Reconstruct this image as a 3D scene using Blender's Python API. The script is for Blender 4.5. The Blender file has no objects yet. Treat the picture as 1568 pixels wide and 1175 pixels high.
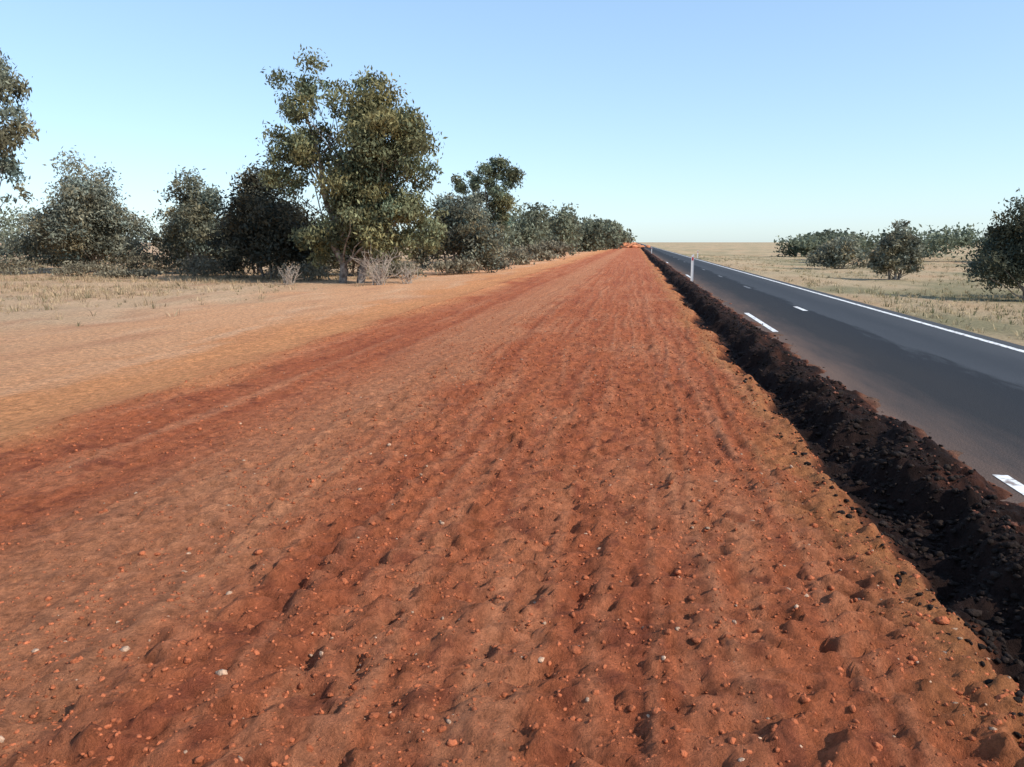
import bpy, math, numpy as np, bmesh
from mathutils import Vector
rng=np.random.default_rng(7)
scene=bpy.context.scene
scene.view_settings.view_transform='Standard'
scene.view_settings.look='None'
scene.view_settings.exposure=0

# ---------------------------------------------------------------- noise
def _h(ix,iy,seed):
    n=(ix.astype(np.int64)*374761393+iy.astype(np.int64)*668265263+seed*974711)&0x7fffffff
    n=((n^(n>>13))*1274126177)&0x7fffffff
    n=(n^(n>>16))
    return (n&0xffff)/65535.0
def vn(x,y,seed=0):
    fx=np.floor(x);fy=np.floor(y);tx=x-fx;ty=y-fy
    tx=tx*tx*(3-2*tx);ty=ty*ty*(3-2*ty)
    a=_h(fx,fy,seed);b=_h(fx+1,fy,seed);c=_h(fx,fy+1,seed);d=_h(fx+1,fy+1,seed)
    return (a*(1-tx)+b*tx)*(1-ty)+(c*(1-tx)+d*tx)*ty
def fbm(x,y,seed=0,o=4):
    s=0;a=0.5;t=0
    for i in range(o):
        s=s+a*vn(x*2**i+i*17.3,y*2**i-i*9.1,seed+i);t+=a;a*=.5
    return s/t
def ss(a,b,x):
    t=np.clip((x-a)/(b-a),0,1);return t*t*(3-2*t)
def line(y,f,p,seed):
    """1-D noise along the road"""
    return fbm(y*f,y*0+p,seed,2)

# ---------------------------------------------------------------- helpers
def new_mat(name):
    m=bpy.data.materials.new(name);m.use_nodes=True
    nt=m.node_tree;b=nt.nodes['Principled BSDF'];return m,nt,b
def N(nt,t,**k):
    n=nt.nodes.new(t)
    for a,v in k.items():setattr(n,a,v)
    return n
def mesh_np(name,V,F,mats,cols=None,midx=None,smooth=False):
    me=bpy.data.meshes.new(name)
    V=np.asarray(V,dtype=np.float32)
    me.vertices.add(len(V));me.vertices.foreach_set('co',V.ravel())
    loops=np.concatenate([f.ravel() for f in F]).astype(np.int32)
    tot=np.concatenate([np.full(len(f),f.shape[1]) for f in F]).astype(np.int32)
    st=np.concatenate([[0],np.cumsum(tot)[:-1]]).astype(np.int32)
    me.loops.add(len(loops));me.loops.foreach_set('vertex_index',loops)
    me.polygons.add(len(tot));me.polygons.foreach_set('loop_start',st)
    me.polygons.foreach_set('loop_total',tot)
    if midx is not None: me.polygons.foreach_set('material_index',np.asarray(midx,dtype=np.int32))
    me.polygons.foreach_set('use_smooth',np.full(len(tot),smooth))
    me.update(calc_edges=True)
    if cols is not None:
        at=me.color_attributes.new('Col','FLOAT_COLOR','POINT')
        c=np.ones((len(V),4),dtype=np.float32);c[:,:3]=cols
        at.data.foreach_set('color',c.ravel())
    for m in mats:me.materials.append(m)
    ob=bpy.data.objects.new(name,me);scene.collection.objects.link(ob)
    return ob

# ---------------------------------------------------------------- terrain height
GROOVES=[(-5.7,.13,.012),(-4.9,.20,.016),(-4.35,.08,.012),(-3.6,.12,.018),(-3.0,.08,.016),(-2.62,.12,.022),(-2.05,.07,.018),(-1.75,.05,.012),(-1.5,.10,.020),(-1.2,.05,.014),(-.92,.10,.020),(-.5,.05,.014),(-.30,.08,.018),(-.02,.05,.012),(.25,.11,.020),(.50,.05,.014),(.80,.09,.018),(1.08,.05,.012),(1.28,.06,.016),(1.5,.09,.012)]
def height(x,y,sp=0.02):
    att=lambda s:1/(1+(sp/s)**2)
    y1=y[:,:1] if y.ndim==2 else y
    wob=(line(y1*.15,1,3,5)-.5)*0.35
    xs=x+wob
    z=np.zeros_like(x)
    sub=ss(-7.3,-6.8,xs)*(1-ss(1.8,2.05,xs))
    rough=0.50+0.50*ss(-3.8,-2.4,xs+(vn(x*.8,y*.5,15)-.5)*1.2)
    wx=x+(vn(x*2,y*2,12)-.5)*.3;wy=y+(vn(x*2,y*2,13)-.5)*.3
    cl=fbm(wx*5.5,wy*5.0,11,3)
    z+=sub*rough*(np.abs(cl-.5)*.20*att(.2)+(fbm(x*21,y*17,21,3)-.5)*0.065*att(.06))
    lump=np.clip(vn(wx*9,wy*8,18)-.62,0,1)
    z+=sub*rough*lump*.09*att(.1)
    pits=np.clip(vn(x*6+vn(x*3,y*3,78)*2,y*6,77)-.68,0,1)
    z-=sub*rough*pits*0.24*att(.12)
    # lugged tyre / roller tread, pressed crosswise in several wheel tracks
    for g,w,lam in[(-.72,.22,.24),(.42,.24,.20),(1.2,.18,.22),(-2.05,.22,.26),(-1.35,.18,.21),(-3.3,.22,.25)]:
        gx=g+(line(y1,.2,g,33)-.5)*.5
        d=x-gx
        msk=np.exp(-(d/w)**4)*ss(.28,.5,vn(x*.7,y*.35,35))
        ph=6.283*(y/lam+np.abs(d)*2.4+1.1*vn(x*1.5,y*.7,37))
        z+=sub*msk*.024*np.clip(np.sin(ph)*1.5,-1,1)*att(.12)
    brk=ss(.35,.65,vn(x*1.3,y*.55,36))
    for g,w,d in GROOVES:
        gx=g+(line(y1,.22,g*7,31)-.5)*.45+(line(y1,1.3,g*3,32)-.5)*.08
        k=ss(.32,.58,line(y1,.3,g*3,39))*(.4+.6*brk)
        q=(x-gx)/w
        z+=sub*d*k*(-np.exp(-q**2)+.6*np.exp(-(q-1.5)**2)+.3*np.exp(-(q+1.5)**2))
    z+=.05*np.exp(-((xs+6.9)/.22)**2)*(.3+vn(x*3,y*1.2,38))
    jag=(fbm(x*2.2,y*1.6,41,3)-.5)*.6+(vn(x*.6,y*.3,42)-.5)*.35
    xj=xs+jag+.08
    z-=0.18*ss(1.75,2.15,xj)*(1-ss(2.3,2.6,xj))
    big=.45+.9*line(y1,.35,8,44)
    berm=np.exp(-((xj-2.72)/.29)**2)*(0.02+0.36*fbm(y*1.3,x*1.3,43,3)**1.3)*big
    z+=berm
    wr=ss(1.85,2.2,xj)*(1-ss(3.1,3.45,x))
    z+=wr*((fbm(x*6,y*6,51,3)-.5)*.24*att(.15)+(fbm(x*20,y*20,55,2)-.5)*.10*att(.05))
    spill=ss(2.95,3.1,x)*(1-ss(3.15,3.6,x+(fbm(y*1.1,x,57,3)-.5)*1.1))
    z+=spill*(.028+.03*vn(x*9,y*9,58))-ss(3.0,3.25,x)*.03
    lf=1-ss(-8.2,-6.9,xs)
    z-=lf*(.07+.2*(1-ss(-18,-8,x)))
    z+=lf*(fbm(x*.25,y*.2,61,3)-.5)*.25*ss(7,14,-x)+lf*(fbm(x*3,y*2,63,3)-.5)*.09*att(.3)
    rt=ss(8.25,9.2,x)
    z-=rt*(.06+.3*ss(9,16,x))
    z+=rt*((fbm(x*.25,y*.2,65,3)-.5)*.3+(fbm(x*3,y*3,67,3)-.5)*.06*att(.3))
    return z
def gz(x,y):
    return float(height(np.array([float(x)]),np.array([float(y)]),.3)[0])

def axis_geo(start,step,ratio,end):
    r=[];v=start
    while v<end: 
        v+=step;step*=ratio;r.append(v)
    return r
xs_f=np.arange(-8,4.2,.027)
xl=[-v for v in axis_geo(8,.04,1.05,4000)][::-1]
xr=axis_geo(4.2-.03,.04,1.06,4000)
X=np.array(list(xl)+list(xs_f)+list(xr))
yn=np.arange(1.6,2.6,.022)
yf=axis_geo(yn[-1],.019,1.0072,6000)
yb=[-300,-60,-20,-8,-3,0,.8,1.3]
Y=np.array(yb+list(yn)+list(yf))
GX,GY=np.meshgrid(X,Y)
SP=np.broadcast_to(np.gradient(Y)[:,None],GX.shape)
SPX=np.broadcast_to(np.gradient(X)[None,:],GX.shape)
GZ=height(GX,GY,np.maximum(SP,SPX))
def mix(a,b,t):
    return a*(1-t[...,None])+np.array(b)*t[...,None]
wob=(line(GY[:,:1]*.15,1,3,5)-.5)*.35
xw=GX+wob
jag=(fbm(GX*2.2,GY*1.6,41,3)-.5)*.6+(vn(GX*.6,GY*.3,42)-.5)*.35
RED=np.array([.48,.142,.060])
C=np.broadcast_to(RED,GX.shape+(3,)).copy()
st=fbm(GX*4.5+vn(GX,GY*.3,72)*1.0,GY*.18,71,4)
C=mix(C,[.58,.225,.11],np.clip((st-.52)*4,0,1)*.6)
C=mix(C,[.34,.088,.04],np.clip((.46-st)*4,0,1)*.55)
pt=fbm(GX*1.1,GY*.6,73,4)
C=mix(C,[.54,.235,.12],np.clip((pt-.54)*4,0,1)*.4)
C=mix(C,[.34,.092,.045],np.clip((.43-pt)*4,0,1)*.45)
blot=fbm(GX*7,GY*5,74,3)
C=mix(C,[.22,.058,.032],np.clip((.40-blot)*6,0,1)*.65)
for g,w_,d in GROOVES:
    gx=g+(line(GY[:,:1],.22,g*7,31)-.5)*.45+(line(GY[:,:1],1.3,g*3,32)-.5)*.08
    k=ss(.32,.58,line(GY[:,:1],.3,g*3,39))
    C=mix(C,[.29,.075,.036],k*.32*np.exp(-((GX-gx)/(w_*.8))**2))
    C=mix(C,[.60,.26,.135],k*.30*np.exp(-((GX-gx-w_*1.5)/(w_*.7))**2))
C=mix(C,[.56,.26,.13],ss(-4.9,-4.0,xw)*(1-ss(-3.1,-2.4,xw+(fbm(GX,GY*.7,75,3)-.5)*1.4))*.45)
e=(fbm(GX*.8,GY*.5,79,4)-.5)
C=mix(C,[.66,.285,.120],1-ss(-7.8,-6.1,xw+e*1.8))
C=mix(C,[.68,.37,.20],(1-ss(-11.5,-8.6,xw+e*2.5))*.75)
g1=fbm(GX*.35,GY*.3,83,4)
dry=1-ss(-21,-13.0,GX+(g1-.5)*9)
C=mix(C,[.56,.37,.22],dry)
C=mix(C,[.40,.28,.17],dry*np.clip((g1-.5)*4,0,1)*.8)
C=mix(C,[.44,.19,.10],(1-ss(-8.6,-7.2,GX))*np.clip((.47-fbm(GX*.9+3,GY*.22,84,4))*4,0,1)*.4)
C=mix(C,[.74,.47,.29],(1-ss(-9.6,-8,GX))*np.clip((fbm(GX*1.4,GY*.3,85,4)-.55)*5,0,1)*.4)
xj=xw+jag+.08
w=ss(1.8,2.1,xj)*(1-ss(3.1,3.45,GX+jag*.5))
wn=fbm(GX*3,GY*3,87,3)
C=mix(C,[.46,.22,.08],np.exp(-((xj-1.72)/.25)**2)*.45)
C=mix(C,[.020,.013,.011],w*.98)
C=mix(C,[.12,.045,.028],w*ss(2.65,2.85,xj)*np.clip((wn-.54)*6,0,1)*.7)
C=mix(C,[.18,.10,.065],ss(3.15,3.4,GX+jag*.5))
r=ss(8.1,8.7,GX+(g1-.5)*.6)
C=mix(C,[.48,.35,.21],r)
g2=fbm(GX*.22,GY*.12,91,4)
C=mix(C,[.25,.22,.12],r*np.clip((g2-.48)*4,0,1)*.85)
C=mix(C,[.48,.29,.16],r*np.clip((.45-g2)*5,0,1)*.6)
ny,nx=GX.shape
idx=np.arange(ny*nx).reshape(ny,nx)
F=np.stack([idx[:-1,:-1],idx[:-1,1:],idx[1:,1:],idx[1:,:-1]],-1).reshape(-1,4)
m,nt,b=new_mat('earth')
L=nt.links
at=N(nt,'ShaderNodeAttribute',attribute_name='Col')
tc=N(nt,'ShaderNodeTexCoord')
n1=N(nt,'ShaderNodeTexNoise');n1.inputs['Scale'].default_value=10;n1.inputs['Detail'].default_value=7;n1.inputs['Roughness'].default_value=.8
mp=N(nt,'ShaderNodeMapping');mp.inputs['Scale'].default_value=(1,.8,1)
L.new(tc.outputs['Object'],mp.inputs['Vector']);L.new(mp.outputs[0],n1.inputs['Vector'])
r1=N(nt,'ShaderNodeMapRange');r1.inputs['From Min'].default_value=.3;r1.inputs['From Max'].default_value=.7;r1.inputs['To Min'].default_value=.42;r1.inputs['To Max'].default_value=1.5
L.new(n1.outputs['Fac'],r1.inputs['Value'])
mul=N(nt,'ShaderNodeVectorMath',operation='SCALE')
L.new(at.outputs['Color'],mul.inputs[0]);L.new(r1.outputs[0],mul.inputs['Scale'])
L.new(mul.outputs[0],b.inputs['Base Color'])
b.inputs['Roughness'].default_value=1;b.inputs['Specular IOR Level'].default_value=.1
n2=N(nt,'ShaderNodeTexNoise');n2.inputs['Scale'].default_value=20;n2.inputs['Detail'].default_value=6;n2.inputs['Roughness'].default_value=.78
L.new(tc.outputs['Object'],n2.inputs['Vector'])
bp=N(nt,'ShaderNodeBump');bp.inputs['Strength'].default_value=1;bp.inputs['Distance'].default_value=.08
L.new(n2.outputs['Fac'],bp.inputs['Height']);L.new(bp.outputs[0],b.inputs['Normal'])
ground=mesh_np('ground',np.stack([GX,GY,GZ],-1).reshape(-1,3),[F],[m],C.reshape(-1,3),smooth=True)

# ---------------------------------------------------------------- road
def strip(name,x0,x1,y0,y1,z,mat,nx=2,step=None):
    xs=np.linspace(x0,x1,nx);ys=np.array([y0,y1]) if step is None else np.concatenate([np.arange(y0,y1,step),[y1]])
    A,B=np.meshgrid(xs,ys);i=np.arange(A.size).reshape(A.shape)
    f=np.stack([i[:-1,:-1],i[:-1,1:],i[1:,1:],i[1:,:-1]],-1).reshape(-1,4)
    return mesh_np(name,np.stack([A,B,A*0+z],-1).reshape(-1,3),[f],[mat])
m,nt,b=new_mat('asphalt');L=nt.links
tc=N(nt,'ShaderNodeTexCoord');sx=N(nt,'ShaderNodeSeparateXYZ');L.new(tc.outputs['Object'],sx.inputs[0])
mp=N(nt,'ShaderNodeMapping');mp.inputs['Scale'].default_value=(1,.12,1);L.new(tc.outputs['Object'],mp.inputs[0])
na=N(nt,'ShaderNodeTexNoise');na.inputs['Scale'].default_value=1.6;na.inputs['Detail'].default_value=9;na.inputs['Roughness'].default_value=.74;L.new(mp.outputs[0],na.inputs['Vector'])
def madd(a,k,c):
    q=N(nt,'ShaderNodeMath',operation='MULTIPLY_ADD');L.new(a,q.inputs[0]);q.inputs[1].default_value=k
    if isinstance(c,float):q.inputs[2].default_value=c
    else:L.new(c,q.inputs[2])
    return q.outputs[0]
xn=madd(na.outputs['Fac'],1.8,sx.outputs['X'])
cr=N(nt,'ShaderNodeValToRGB')
rr=N(nt,'ShaderNodeMapRange');rr.inputs['From Min'].default_value=3.35;rr.inputs['From Max'].default_value=9.35;L.new(xn,rr.inputs['Value']);L.new(rr.outputs[0],cr.inputs[0])
E=cr.color_ramp.elements
E[0].position=0;E[0].color=(.20,.11,.07,1);E[1].position=1;E[1].color=(.075,.075,.075,1)
for p,c in[(.13,(.13,.082,.060,1)),(.24,(.060,.046,.040,1)),(.33,(.030,.028,.028,1)),(.53,(.023,.024,.027,1)),(.57,(.055,.058,.063,1)),(.72,(.044,.047,.052,1)),(.86,(.062,.064,.068,1))]:
    e_=E.new(p);e_.color=c
nb=N(nt,'ShaderNodeTexNoise');nb.inputs['Scale'].default_value=60;nb.inputs['Detail'].default_value=5;L.new(tc.outputs['Object'],nb.inputs['Vector'])
rb=N(nt,'ShaderNodeMapRange');rb.inputs['From Min'].default_value=.3;rb.inputs['From Max'].default_value=.7;rb.inputs['To Min'].default_value=.5;rb.inputs['To Max'].default_value=1.5;L.new(nb.outputs['Fac'],rb.inputs['Value'])
mu=N(nt,'ShaderNodeVectorMath',operation='SCALE');L.new(cr.outputs[0],mu.inputs[0]);L.new(rb.outputs[0],mu.inputs['Scale']);L.new(mu.outputs[0],b.inputs['Base Color'])
b.inputs['Roughness'].default_value=.9;b.inputs['Specular IOR Level'].default_value=.15
bp=N(nt,'ShaderNodeBump');bp.inputs['Strength'].default_value=.5;bp.inputs['Distance'].default_value=.01;L.new(nb.outputs['Fac'],bp.inputs['Height']);L.new(bp.outputs[0],b.inputs['Normal'])
road=strip('asphalt_road',3.05,8.3,-60,2500,0.0,m)
def paintmat(name,lo,c0,c1):
    m,nt,b=new_mat(name);L=nt.links
    tc=N(nt,'ShaderNodeTexCoord')
    na=N(nt,'ShaderNodeTexNoise');na.inputs['Scale'].default_value=9;na.inputs['Detail'].default_value=7;L.new(tc.outputs['Object'],na.inputs['Vector'])
    cr=N(nt,'ShaderNodeValToRGB');L.new(na.outputs['Fac'],cr.inputs[0]);cr.color_ramp.elements[0].position=lo;cr.color_ramp.elements[0].color=c0;cr.color_ramp.elements[1].position=lo+.14;cr.color_ramp.elements[1].color=c1
    L.new(cr.outputs[0],b.inputs['Base Color']);b.inputs['Roughness'].default_value=.7
    return m
paint=paintmat('worn_white_paint',.36,(.25,.2,.17,1),(.80,.78,.74,1))
faded=paintmat('faded_paint',.46,(.06,.06,.06,1),(.26,.25,.24,1))
def mark(n,*a,mat=None):
    o=strip(n,*a,0.005,mat or paint);o.parent=road
mark('edge_line',7.80,7.96,-40,2000)
for i,(a,c) in enumerate([(5.9,8.1),(20.8,26.3),(52,57),(88,93)]):mark('worn_edge_dash_%d'%i,3.44,3.58,a,c)
for i in range(12):
    a=27.4+i*13;mark('centre_dash_%d'%i,5.45,5.60,a,a+(1.8 if i==0 else 2.2),mat=paint if i==0 else faded)

# ---------------------------------------------------------------- clods and stones
PH=(1+5**.5)/2
ico=np.array([(-1,PH,0),(1,PH,0),(-1,-PH,0),(1,-PH,0),(0,-1,PH),(0,1,PH),(0,-1,-PH),(0,1,-PH),(PH,0,-1),(PH,0,1),(-PH,0,-1),(-PH,0,1)])/1.9
icf=np.array([(0,11,5),(0,5,1),(0,1,7),(0,7,10),(0,10,11),(1,5,9),(5,11,4),(11,10,2),(10,7,6),(7,1,8),(3,9,4),(3,4,2),(3,2,6),(3,6,8),(3,8,9),(4,9,5),(2,4,11),(6,2,10),(8,6,7),(9,8,1)])
def stones(name,px,py,size,cols,mat,sink=.3,smooth=False):
    n=len(px);pz=height(px,py,.05)
    V=ico[None]*(1+rng.uniform(-.3,.3,(n,12,1)))*size[:,None,None]*rng.uniform(.6,1.25,(n,1,3))
    a=rng.uniform(0,6.28,n);c,s=np.cos(a)[:,None],np.sin(a)[:,None]
    V=np.stack([V[...,0]*c-V[...,1]*s,V[...,0]*s+V[...,1]*c,V[...,2]*.7],-1)
    V+=np.stack([px,py,pz+size*sink],-1)[:,None]
    Fx=(icf[None]+np.arange(n)[:,None,None]*12).reshape(-1,3)
    return mesh_np(name,V.reshape(-1,3),[Fx],[mat],np.repeat(cols,12,0),smooth=smooth)
def attmat(name,rough=1.0,trans=0.0,nscale=0,bump=0):
    m,nt,b=new_mat(name);L=nt.links
    at=N(nt,'ShaderNodeAttribute',attribute_name='Col')
    src=at.outputs['Color']
    if nscale:
        tc=N(nt,'ShaderNodeTexCoord');q=N(nt,'ShaderNodeTexNoise');q.inputs['Scale'].default_value=nscale;q.inputs['Detail'].default_value=5
        L.new(tc.outputs['Object'],q.inputs['Vector'])
        r_=N(nt,'ShaderNodeMapRange');r_.inputs['To Min'].default_value=.4;r_.inputs['To Max'].default_value=1.6;L.new(q.outputs['Fac'],r_.inputs['Value'])
        v=N(nt,'ShaderNodeVectorMath',operation='SCALE');L.new(src,v.inputs[0]);L.new(r_.outputs[0],v.inputs['Scale']);src=v.outputs[0]
        if bump:
            bq=N(nt,'ShaderNodeBump');bq.inputs['Strength'].default_value=1;bq.inputs['Distance'].default_value=bump
            L.new(q.outputs['Fac'],bq.inputs['Height']);L.new(bq.outputs[0],b.inputs['Normal'])
    L.new(src,b.inputs['Base Color']);b.inputs['Roughness'].default_value=rough;b.inputs['Specular IOR Level'].default_value=.1
    if trans:
        t=N(nt,'ShaderNodeBsdfTranslucent');L.new(src,t.inputs['Color'])
        mxs=N(nt,'ShaderNodeMixShader');mxs.inputs[0].default_value=trans
        L.new(b.outputs[0],mxs.inputs[1]);L.new(t.outputs[0],mxs.inputs[2]);L.new(mxs.outputs[0],nt.nodes['Material Output'].inputs[0])
    return m
soil=attmat('soil_clod',nscale=30,bump=.03)
n=11000
py=2.5*np.exp(rng.uniform(0,math.log(45),n));px=rng.normal(2.55,.33,n);px=np.clip(px,1.75,3.55)
px+= (fbm(py*1.2,py*0,42,2)-.5)*.3
size=np.abs(rng.normal(.008,.011,n))+.005
size=np.where(rng.random(n)<.02,size*2.2,size)
base=np.where((px>2.75)[:,None]&(rng.random(n)<.2)[:,None],[[.13,.052,.033]],[[.022,.015,.012]])
stones('windrow_clods',px,py,size,base*rng.uniform(.6,1.6,(n,1)),soil,smooth=True)
n=40000
py=2.2*np.exp(rng.uniform(0,math.log(14),n));px=rng.uniform(-7,2.0,n)
keep=rng.random(n)<np.where(px<-3.4,.45,1.0)*(0.2+1.3*fbm(px*.9,py*.5,99,2))
px,py=px[keep],py[keep];n=len(px)
size=np.abs(rng.normal(.003,.008,n))+.004
cc=np.where(rng.random(n)[:,None]<.03,[[.50,.32,.21]],[[.44,.130,.057]])*rng.uniform(.6,1.1,(n,1))
stones('loose_gravel',px,py,size,cc,soil,-.1,smooth=True)

# ---------------------------------------------------------------- dry grass
def grass(name,px,py,hgt,blades,col,wid=.02):
    n=len(px);pz=height(px,py,.3)
    k=blades
    P=np.repeat(np.stack([px,py,pz-.03],-1),k,0)
    h=np.repeat(hgt,k)*rng.uniform(.4,1.2,n*k)
    a=rng.uniform(0,6.28,n*k);ln=rng.uniform(.2,1.5,n*k)
    off=np.stack([np.cos(a),np.sin(a),0*a],-1)
    P=P+off*(rng.random(n*k)*np.repeat(hgt,k)*.9)[:,None]
    w=wid*(0.5+rng.random(n*k))
    side=np.stack([-np.sin(a),np.cos(a),0*a],-1)*w[:,None]
    p0=P
    mid=p0+off*(ln*h*.3)[:,None]+np.stack([0*a,0*a,h*.6],-1)
    tip=p0+off*(ln*h*.9)[:,None]+np.stack([0*a,0*a,h],-1)
    V=np.stack([p0-side,p0+side,mid+side*.8,mid-side*.8,tip],1).reshape(-1,3)
    i=np.arange(n*k)*5
    Q=np.stack([i,i+1,i+2,i+3],-1);T=np.stack([i+3,i+2,i+4],-1)
    c=np.repeat(col,k,0)*rng.uniform(.7,1.25,(n*k,1));c=np.repeat(c,5,0)
    return mesh_np(name,V,[Q,T],[gmat],c)
gmat=attmat('dry_grass_blade',trans=.3)
def scatter(n,x0,x1,y0,y1,dens):
    px=rng.uniform(x0,x1,n);py=y0*np.exp(rng.uniform(0,math.log(y1/y0),n))
    k=rng.random(n)<dens(px,py);return px[k],py[k]
px,py=scatter(42000,-75,-11,18,120,lambda x,y:(1-ss(-28,-13,x))*np.clip((fbm(x*.3,y*.3,101,3)-.40)*3.2,0.03,1)*ss(20,42,y))
col=np.where(rng.random(len(px))[:,None]<.18,[[.30,.25,.14]],[[.52,.38,.23]])*rng.uniform(.7,1.15,(len(px),1))
G1=(px,py,rng.uniform(.08,.36,len(px)),col)
px,py=scatter(30000,8.6,75,10,160,lambda x,y:np.clip((fbm(x*.3,y*.2,103,3)-.35)*2.5,0.05,1))
col=np.where(rng.random(len(px))[:,None]<.35,[[.20,.19,.10]],[[.48,.37,.22]])*rng.uniform(.75,1.15,(len(px),1))
G2=(px,py,rng.uniform(.06,.28,len(px)),col)
grass('dry_grass',np.r_[G1[0],G2[0]],np.r_[G1[1],G2[1]],np.r_[G1[2],G2[2]],9,np.r_[G1[3],G2[3]],.013)

# ---------------------------------------------------------------- trees
leafm=attmat('leaf',rough=.6,trans=.25)
m,nt,b=new_mat('bark');L=nt.links
tc=N(nt,'ShaderNodeTexCoord');na=N(nt,'ShaderNodeTexNoise');na.inputs['Scale'].default_value=4;na.inputs['Detail'].default_value=6
L.new(tc.outputs['Object'],na.inputs['Vector']);cr=N(nt,'ShaderNodeValToRGB');L.new(na.outputs['Fac'],cr.inputs[0])
cr.color_ramp.elements[0].color=(.09,.065,.05,1);cr.color_ramp.elements[0].position=.35;cr.color_ramp.elements[1].color=(.34,.29,.24,1);cr.color_ramp.elements[1].position=.65
L.new(cr.outputs[0],b.inputs['Base Color']);b.inputs['Roughness'].default_value=.9
bark=m
def tube(path,rad,sides=6):
    path=np.array(path,float);n=len(path);V=[]
    for i in range(n):
        t=path[min(i+1,n-1)]-path[max(i-1,0)];t/=np.linalg.norm(t)+1e-9
        u=np.cross(t,[0.3,1,.1]);u/=np.linalg.norm(u)+1e-9;v=np.cross(t,u)
        for k in range(sides):
            a=6.283*k/sides;V.append(path[i]+rad[i]*(u*math.cos(a)+v*math.sin(a)))
    Fq=[]
    for i in range(n-1):
        for k in range(sides):
            k2=(k+1)%sides;Fq.append((i*sides+k,i*sides+k2,(i+1)*sides+k2,(i+1)*sides+k))
    return np.array(V),np.array(Fq)
def bez(a,b,sag,n=6):
    a=np.array(a,float);b=np.array(b,float);mid=(a+b)/2+np.array(sag);t=np.linspace(0,1,n)[:,None]
    P=(1-t)**2*a+2*t*(1-t)*mid+t*t*b
    P[1:-1]+=rng.normal(0,.03*np.linalg.norm(b-a),(n-2,3))*.6
    return P
def tree(name,x,y,blobs,nl,leaf=.16,col=(.10,.11,.06),stems=((0,0,0,1),),trunk_r=.25,nlimb=28,clump=.22,nclump=14,droop=.3,z0=None,fork=.35,var=.45):
    base=np.array([x,y,gz(x,y) if z0 is None else z0])
    blobs=np.array(blobs,float);vol=blobs[:,3]*blobs[:,4]*blobs[:,5]
    wts=vol**.8;wts/=wts.sum()
    cc=[];cr_=[]
    for bl,w in zip(blobs,wts):
        k=max(4,int(nclump*len(blobs)*w))
        d=rng.normal(size=(k,3));d/=np.linalg.norm(d,axis=1)[:,None]
        r=rng.random(k)**(1/2.4)*rng.uniform(.75,1.12,k)
        cc.append(bl[:3]+d*r[:,None]*bl[3:6]*.9);cr_.append(np.full(k,min(bl[3:6]))*rng.uniform(.45,1.3,k)*clump*1.25)
    cc=np.concatenate(cc);cr_=np.concatenate(cr_)
    ok=cc[:,2]>.25;cc=cc[ok];cr_=cr_[ok]
    p=cr_**2.2;p/=p.sum()
    ci=rng.choice(len(cc),nl,p=p)
    d=rng.normal(size=(nl,3));d/=np.linalg.norm(d,axis=1)[:,None]
    rad=rng.random(nl)**.5*cr_[ci]*np.where(rng.random(nl)<.2,1.5,1.0)
    P=cc[ci]+d*rad[:,None]*np.array([1.15,1.15,.9])
    P[:,2]=np.maximum(P[:,2],.05+rng.random(nl)*.3)
    u=rng.normal(size=(nl,3))+np.array([0,0,-droop*2]);u/=np.linalg.norm(u,axis=1)[:,None]
    v=np.cross(u,rng.normal(size=(nl,3)));v/=np.linalg.norm(v,axis=1)[:,None]
    s=leaf*rng.uniform(.5,1.4,nl)[:,None]
    LV=np.stack([P-u*s,P-v*s*.38+u*s*.1,P+u*s,P+v*s*.38+u*s*.1],1).reshape(-1,3)
    cl=rng.uniform(1-var,1+var,len(cc));hue=rng.normal(0,.10,len(cc))
    c=np.array(col)*(cl[ci]*rng.uniform(.65,1.35,nl))[:,None]
    c=c*np.stack([1+hue[ci],np.ones(nl),1-hue[ci]],-1)
    Vs=[];Fs=[];o=0
    top=blobs[:,2].max()
    for (sx_,sy_,lx,f) in stems:
        hgt=top*f
        s0=np.array([sx_,sy_,-.25]);s1=np.array([sx_+lx,sy_*1.4,hgt])
        path=bez(s0,s1,(-lx*.2,0,0),9)
        v_,f_=tube(path,np.linspace(trunk_r*1.15,trunk_r*.3,9),8);Vs.append(v_);Fs.append(f_+o);o+=len(v_)
        sel=rng.choice(len(cc),min(len(cc),nlimb),replace=False)
        for j in sel:
            t=cc[j];k=int(np.clip((t[2]*rng.uniform(fork,.85)/max(hgt,.1))*8,1,8))
            q=bez(path[k],t,(0,0,-.05*np.linalg.norm(t-path[k])),5)
            r0=trunk_r*.36*(1-.07*k)
            v_,f_=tube(q,np.linspace(r0,.012,5),5);Vs.append(v_);Fs.append(f_+o);o+=len(v_)
    TV=np.concatenate(Vs);TF=np.concatenate(Fs)
    LF=np.arange(nl*4).reshape(-1,4)+len(TV)
    V=np.concatenate([TV,LV])+base
    cols=np.concatenate([np.full((len(TV),3),.2),np.repeat(c,4,0)])
    mi=np.r_[np.zeros(len(TF)),np.ones(nl)]
    return mesh_np(name,V,[TF,LF],[bark,leafm],cols,mi)

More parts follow.
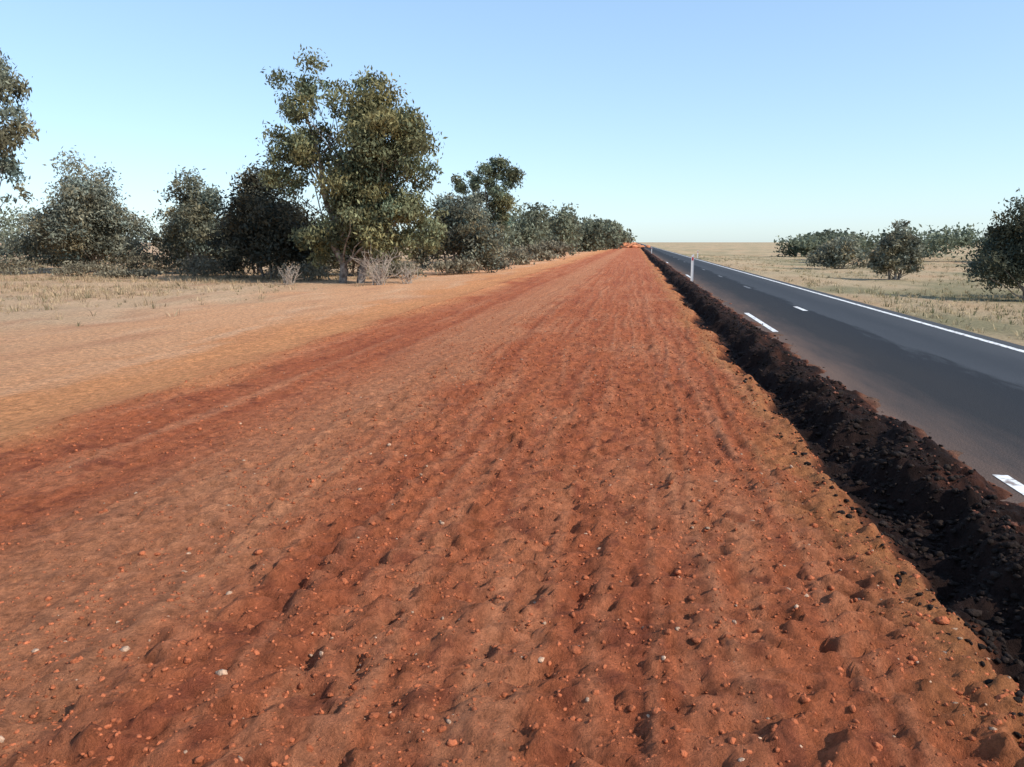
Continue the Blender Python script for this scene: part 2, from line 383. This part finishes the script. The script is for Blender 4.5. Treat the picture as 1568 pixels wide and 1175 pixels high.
GREEN=(.18,.18,.095);GREY=(.215,.205,.145);SHADED=(.068,.066,.047)  # third tone: the big tree's shade on one bush, put into leaf colour
tree('eucalyptus_tree',-17.0,47.5,[(-2.6,0,10.8,1.8,1.8,2.6),(-2.9,0,8.0,2.2,2,2.0),(-3.8,0,6.4,1.6,1.6,1.7),(2.4,0,8.7,2.6,2.6,3.0),(1.0,.3,10.4,2.0,2,1.8),(3.9,0,7.4,1.8,1.8,2.6),(.7,0,6.2,2.8,2.6,2.6),(2.4,-.4,3.8,3.1,2.5,2.4),(-.6,0,3.2,2.4,2,2.2),(4.4,0,2.8,1.9,1.7,2.0),(-2.3,.4,2.0,1.8,1.6,1.6)],62000,.135,GREEN,stems=((-.5,0,-1.9,.92),(.5,.2,1.6,.92)),trunk_r=.22,nlimb=34,clump=.26,nclump=26,droop=.5)
tree('eucalyptus_tree',-40.6,45.5,[(0,0,12.6,3.4,3,2.6),(2.6,0,11.4,2.2,2,1.8),(2.6,0,9.3,2.4,2,2.0),(-2.5,0,9,3,2.6,2.6),(3.2,0,7.0,1.7,1.6,1.3),(-1.8,0,6.4,2.8,2.4,2.0),(.6,0,7.8,2.2,2,1.9),(2.9,0,5.4,1.4,1.3,.9),(0,0,14.6,2.4,2,1.6)],34000,.155,(.17,.175,.125),stems=((0,0,.5,.95),(.4,.2,2.2,.8)),trunk_r=.26,nlimb=28,clump=.27,nclump=16,droop=.5)
def bush(name,x,y,w,h,nl,col,leaf=.14,**k):
    bl=[]
    for i in range(7):
        a=rng.uniform(-1,1);f=1-abs(a)*.4
        bl.append((a*w*.66,rng.uniform(-.4,.4)*w,h*f*rng.uniform(.42,.6),w*.42,w*.42,h*f*.42))
    bl.append((0,0,h*.55,w*.6,w*.5,h*.44));bl.append((-w*.6,0,h*.3,w*.40,w*.4,h*.28));bl.append((w*.6,0,h*.3,w*.40,w*.4,h*.28))
    kk=dict(trunk_r=.09,nlimb=14,clump=.32,nclump=20,droop=.0,fork=.2);kk.update(k)
    return tree(name,x,y,bl,nl,leaf,col,stems=((-.3,0,-w*.3,.8),(.2,.1,w*.3,.85),(0,0,0,.9)),**kk)
bush('acacia_bush',-43.0,60.3,5.6,8.8,34000,GREY,.15)
bush('acacia_bush',-33.4,59,3.9,8.2,21000,(.18,.175,.12),.15)
bush('acacia_bush',-24.5,52.5,4.5,7.5,30000,SHADED,.14)
bush('acacia_bush',-28.9,60,3.6,8.4,15000,GREY,.155)
bush('acacia_bush',-37.5,66,3.8,5.8,9000,GREY,.17)
bush('acacia_bush',-53.5,56,5,5.6,15000,GREY,.165)
bush('acacia_bush',-50,68,5,6.2,10000,GREY,.175)
bush('acacia_bush',-13.6,61,3.6,6.8,15000,(.17,.165,.115),.15)
bush('acacia_bush',-20.5,58,3.6,6.2,12000,(.10,.10,.07),.155)
bush('acacia_bush',-16.6,79,4.2,8.0,12000,(.17,.17,.12),.18)
tree('eucalyptus_tree',-17.5,95,[(1.6,0,10.4,2.9,2.2,2.0),(-1.8,0,9.6,2.1,1.8,1.8),(.5,0,7.6,2.9,2.2,2.2),(-2,0,6,2.1,1.8,1.8),(1.5,0,4.6,2.4,2,2.2),(-.8,0,3,2.6,2,2)],18000,.195,(.14,.155,.095),stems=((0,0,.4,.9),(.2,0,-1.5,.8)),trunk_r=.2,nlimb=18,clump=.30,nclump=12)
# right-hand side
bush('acacia_bush',18.1,60.7,1.9,4.2,10000,GREY,.12)
bush('acacia_bush',17.2,38.3,2.8,4.9,28000,(.10,.105,.07),.09)
bush('acacia_bush',22.0,41,3.0,5.2,12000,(.14,.145,.09),.11)
bush('acacia_bush',19.8,84,3.2,3.3,8000,GREY,.15)
def mass(name,items,col,leafk=1.0,nl=1900):
    allV=[];allC=[]
    for (x,y,w,h) in items:
        z=gz(x,y);k=12
        cx=rng.normal(0,.5*w,k);cy=rng.normal(0,.4*w,k);cz=h*rng.uniform(.2,.85,k)*(1-.3*np.minimum(np.abs(cx)/w,1))
        ci=rng.integers(0,k,nl);d=rng.normal(size=(nl,3))*np.array([w*.24,w*.24,h*.12])
        P=np.stack([cx[ci],cy[ci],cz[ci]],-1)+d;P[:,2]=np.maximum(P[:,2],.1);P[:,2]=np.minimum(P[:,2],h*rng.uniform(.9,1.08,nl))
        P+=np.array([x,y,z]);s=.0024*y*leafk*rng.uniform(.5,1.4,nl)[:,None]
        u=rng.normal(size=(nl,3));u/=np.linalg.norm(u,axis=1)[:,None];v=np.cross(u,rng.normal(size=(nl,3)));v/=np.linalg.norm(v,axis=1)[:,None]
        allV.append(np.stack([P-u*s,P-v*s*.5,P+u*s,P+v*s*.5],1).reshape(-1,3))
        cl=rng.uniform(.65,1.35,k)*rng.uniform(.8,1.2)
        allC.append(np.repeat(np.array(col)*(cl[ci]*rng.uniform(.7,1.3,nl))[:,None],4,0))
    V=np.concatenate(allV)
    return mesh_np(name,V,[np.arange(len(V)).reshape(-1,4)],[leafm],np.concatenate(allC))
it=[(-21,118,4,6.5),(-17,128,3.5,7),(-24,132,5,8.5),(-18,150,4,9.4),(-14.5,165,4,9.8),(-22,160,5,9.5),(-17,185,4,9),(-12,200,4,8.6),(-19,215,6,10),(-12,235,5,9),(-10,270,5,9.6),(-15,260,6,10),(-9,320,6,9.6),(-12,360,8,10),(-9,420,8,9.5),(-40,110,6,6),(-52,100,6,5.5),(-64,95,7,6.5),(-75,90,7,7),(-86,84,7,8),(-33,105,5,6),(-60,80,5,5),(-46,92,6,5.5),(-70,80,6,6)]
mass('distant_tree_line',it,(.16,.17,.115))
it=[(31,125,4,4.6),(42,116,4,5.0),(47,112,3.5,4.8),(56,122,4,5.0),(66,98,5,5.6),(80,90,6,7),(52,86,3.5,4.6),(29,150,4,4.3),(37,175,5,5.0),(95,90,8,8),(46,150,5,5.4),(26,108,2.5,3.6)]
mass('distant_tree_line',it,(.15,.165,.11))
it=[(-12.5,58,2,1.2),(-16,54,2,1.1),(-21,49.5,2,1.3),(-28,53,2.5,1.3),(-31,55,2.5,1.5),(-37,58,2.5,1.6),(-40,55,2,1.2),(-47,56,3,1.7),(-52,50,3,1.6),(-35,52,1.6,.8),(-12.5,70,2,1.5),(-12.5,84,2,1.8),(-12,98,2.5,2.0),(-12,115,3,2.4)]
mass('low_scrub',it,(.20,.175,.12),.85,1300)

deadm=attmat('dead_twig')
def dead(name,x,y,h,n):
    Vs=[];Fs=[];o=0;B=np.array([x,y,gz(x,y)-.05])
    for i in range(n):
        a=rng.uniform(0,6.28);r=rng.uniform(.2,1)*h*.7
        e=np.array([math.cos(a)*r,math.sin(a)*r,h*rng.uniform(.35,1)])
        p=bez((rng.normal(0,.15),rng.normal(0,.15),0),e,(0,0,.1*h),6)+B
        v,f=tube(p,np.linspace(.022,.006,6),4);Vs.append(v);Fs.append(f+o);o+=len(v)
        for j in range(4):
            k=rng.integers(2,6);q=bez(p[k],p[k]+rng.normal(0,.25,3)*h*.6+[0,0,.1],(0,0,0),4)
            v,f=tube(q,np.linspace(.012,.005,4),4);Vs.append(v);Fs.append(f+o);o+=len(v)
    V=np.concatenate(Vs);return mesh_np(name,V,[np.concatenate(Fs)],[deadm],np.full((len(V),3),1)*np.array([.38,.31,.25]))
dead('dead_shrub',-14.2,44.3,1.9,45)
dead('dead_shrub',-19.6,44.5,1.1,25)
dead('dead_shrub',-12.8,45.5,1.1,22)

# ---------------------------------------------------------------- roadside delineator post
m,nt,b=new_mat('white_post_plastic');L=nt.links
tc=N(nt,'ShaderNodeTexCoord');na=N(nt,'ShaderNodeTexNoise');na.inputs['Scale'].default_value=6;L.new(tc.outputs['Object'],na.inputs['Vector'])
cr=N(nt,'ShaderNodeValToRGB');L.new(na.outputs['Fac'],cr.inputs[0]);cr.color_ramp.elements[0].color=(.6,.52,.45,1);cr.color_ramp.elements[1].color=(.82,.8,.78,1)
L.new(cr.outputs[0],b.inputs['Base Color']);b.inputs['Roughness'].default_value=.5;pw=m
m,nt,b=new_mat('red_reflector');b.inputs['Base Color'].default_value=(.5,.02,.02,1);b.inputs['Roughness'].default_value=.25;pr=m
def post(x,y,h=1.45):
    bm=bmesh.new()
    def box(x0,x1,y0,y1,z0,z1,mi,slant=0):
        vs=[bm.verts.new(c) for c in[(x0,y0,z0),(x1,y0,z0),(x1,y1,z0),(x0,y1,z0),(x0,y0,z1-slant),(x1,y0,z1),(x1,y1,z1),(x0,y1,z1-slant)]]
        for f in[(0,3,2,1),(4,5,6,7),(0,1,5,4),(1,2,6,5),(2,3,7,6),(3,0,4,7)]:
            q=bm.faces.new([vs[i] for i in f]);q.material_index=mi
    box(-.065,.065,-.018,.018,-.3,h,0,.05)
    box(-.075,-.067,-.03,.03,-.3,h-.08,0);box(.067,.075,-.03,.03,-.3,h-.08,0)
    box(-.04,.04,-.026,-.020,h-.34,h-.16,1)
    me=bpy.data.meshes.new('delineator_post');bm.to_mesh(me);bm.free();me.materials.append(pw);me.materials.append(pr)
    o=bpy.data.objects.new('delineator_post',me);scene.collection.objects.link(o);o.location=(x,y,gz(x,y))
post(3.22,47,1.5);post(3.2,160,1.2);post(8.75,118,1.1)

n=220
px=rng.normal(-2.5,2.2,n);py=rng.normal(330,5,n)
stones('distant_spoil_heap',px,py,rng.uniform(.8,1.8,n),np.array([[.50,.2,.1]])*rng.uniform(.7,1.2,(n,1)),soil,.3)

# ---------------------------------------------------------------- light, world, camera
el,az=math.radians(38),math.radians(110)
S=Vector((math.sin(az)*math.cos(el),math.cos(az)*math.cos(el),math.sin(el)))
sun=bpy.data.lights.new('sun','SUN');sun.energy=5.0;sun.angle=math.radians(.5);sun.color=(1,.95,.87)
so=bpy.data.objects.new('sun',sun);scene.collection.objects.link(so);so.rotation_euler=S.to_track_quat('Z','Y').to_euler()
w=bpy.data.worlds.new('World');scene.world=w;w.use_nodes=True
nt=w.node_tree;bg=nt.nodes['Background'];sk=nt.nodes.new('ShaderNodeTexSky');sk.sky_type='NISHITA';sk.sun_disc=False
sk.sun_elevation=el;sk.sun_rotation=az;sk.air_density=1.0;sk.dust_density=.4;sk.ozone_density=1.6
# flatten the gradient of the clear-air model towards a pale, hazy midday sky
gm=nt.nodes.new('ShaderNodeGamma');gm.inputs['Gamma'].default_value=.6
tn=nt.nodes.new('ShaderNodeVectorMath');tn.operation='MULTIPLY'
k=(.12**.6)/.12
tn.inputs[1].default_value=(1.0*k,1.22*k,1.46*k)
nt.links.new(sk.outputs[0],gm.inputs['Color']);nt.links.new(gm.outputs[0],tn.inputs[0]);nt.links.new(tn.outputs[0],bg.inputs[0])
bg.inputs[1].default_value=.12
cam=bpy.data.cameras.new('camera');co=bpy.data.objects.new('camera',cam);scene.collection.objects.link(co)
co.location=(0,0,2.2);co.rotation_euler=(math.radians(90-9.9),0,math.radians(8.5))
cam.lens=36*1242/1568;cam.sensor_width=36;cam.clip_end=20000;cam.clip_start=.05
scene.camera=co
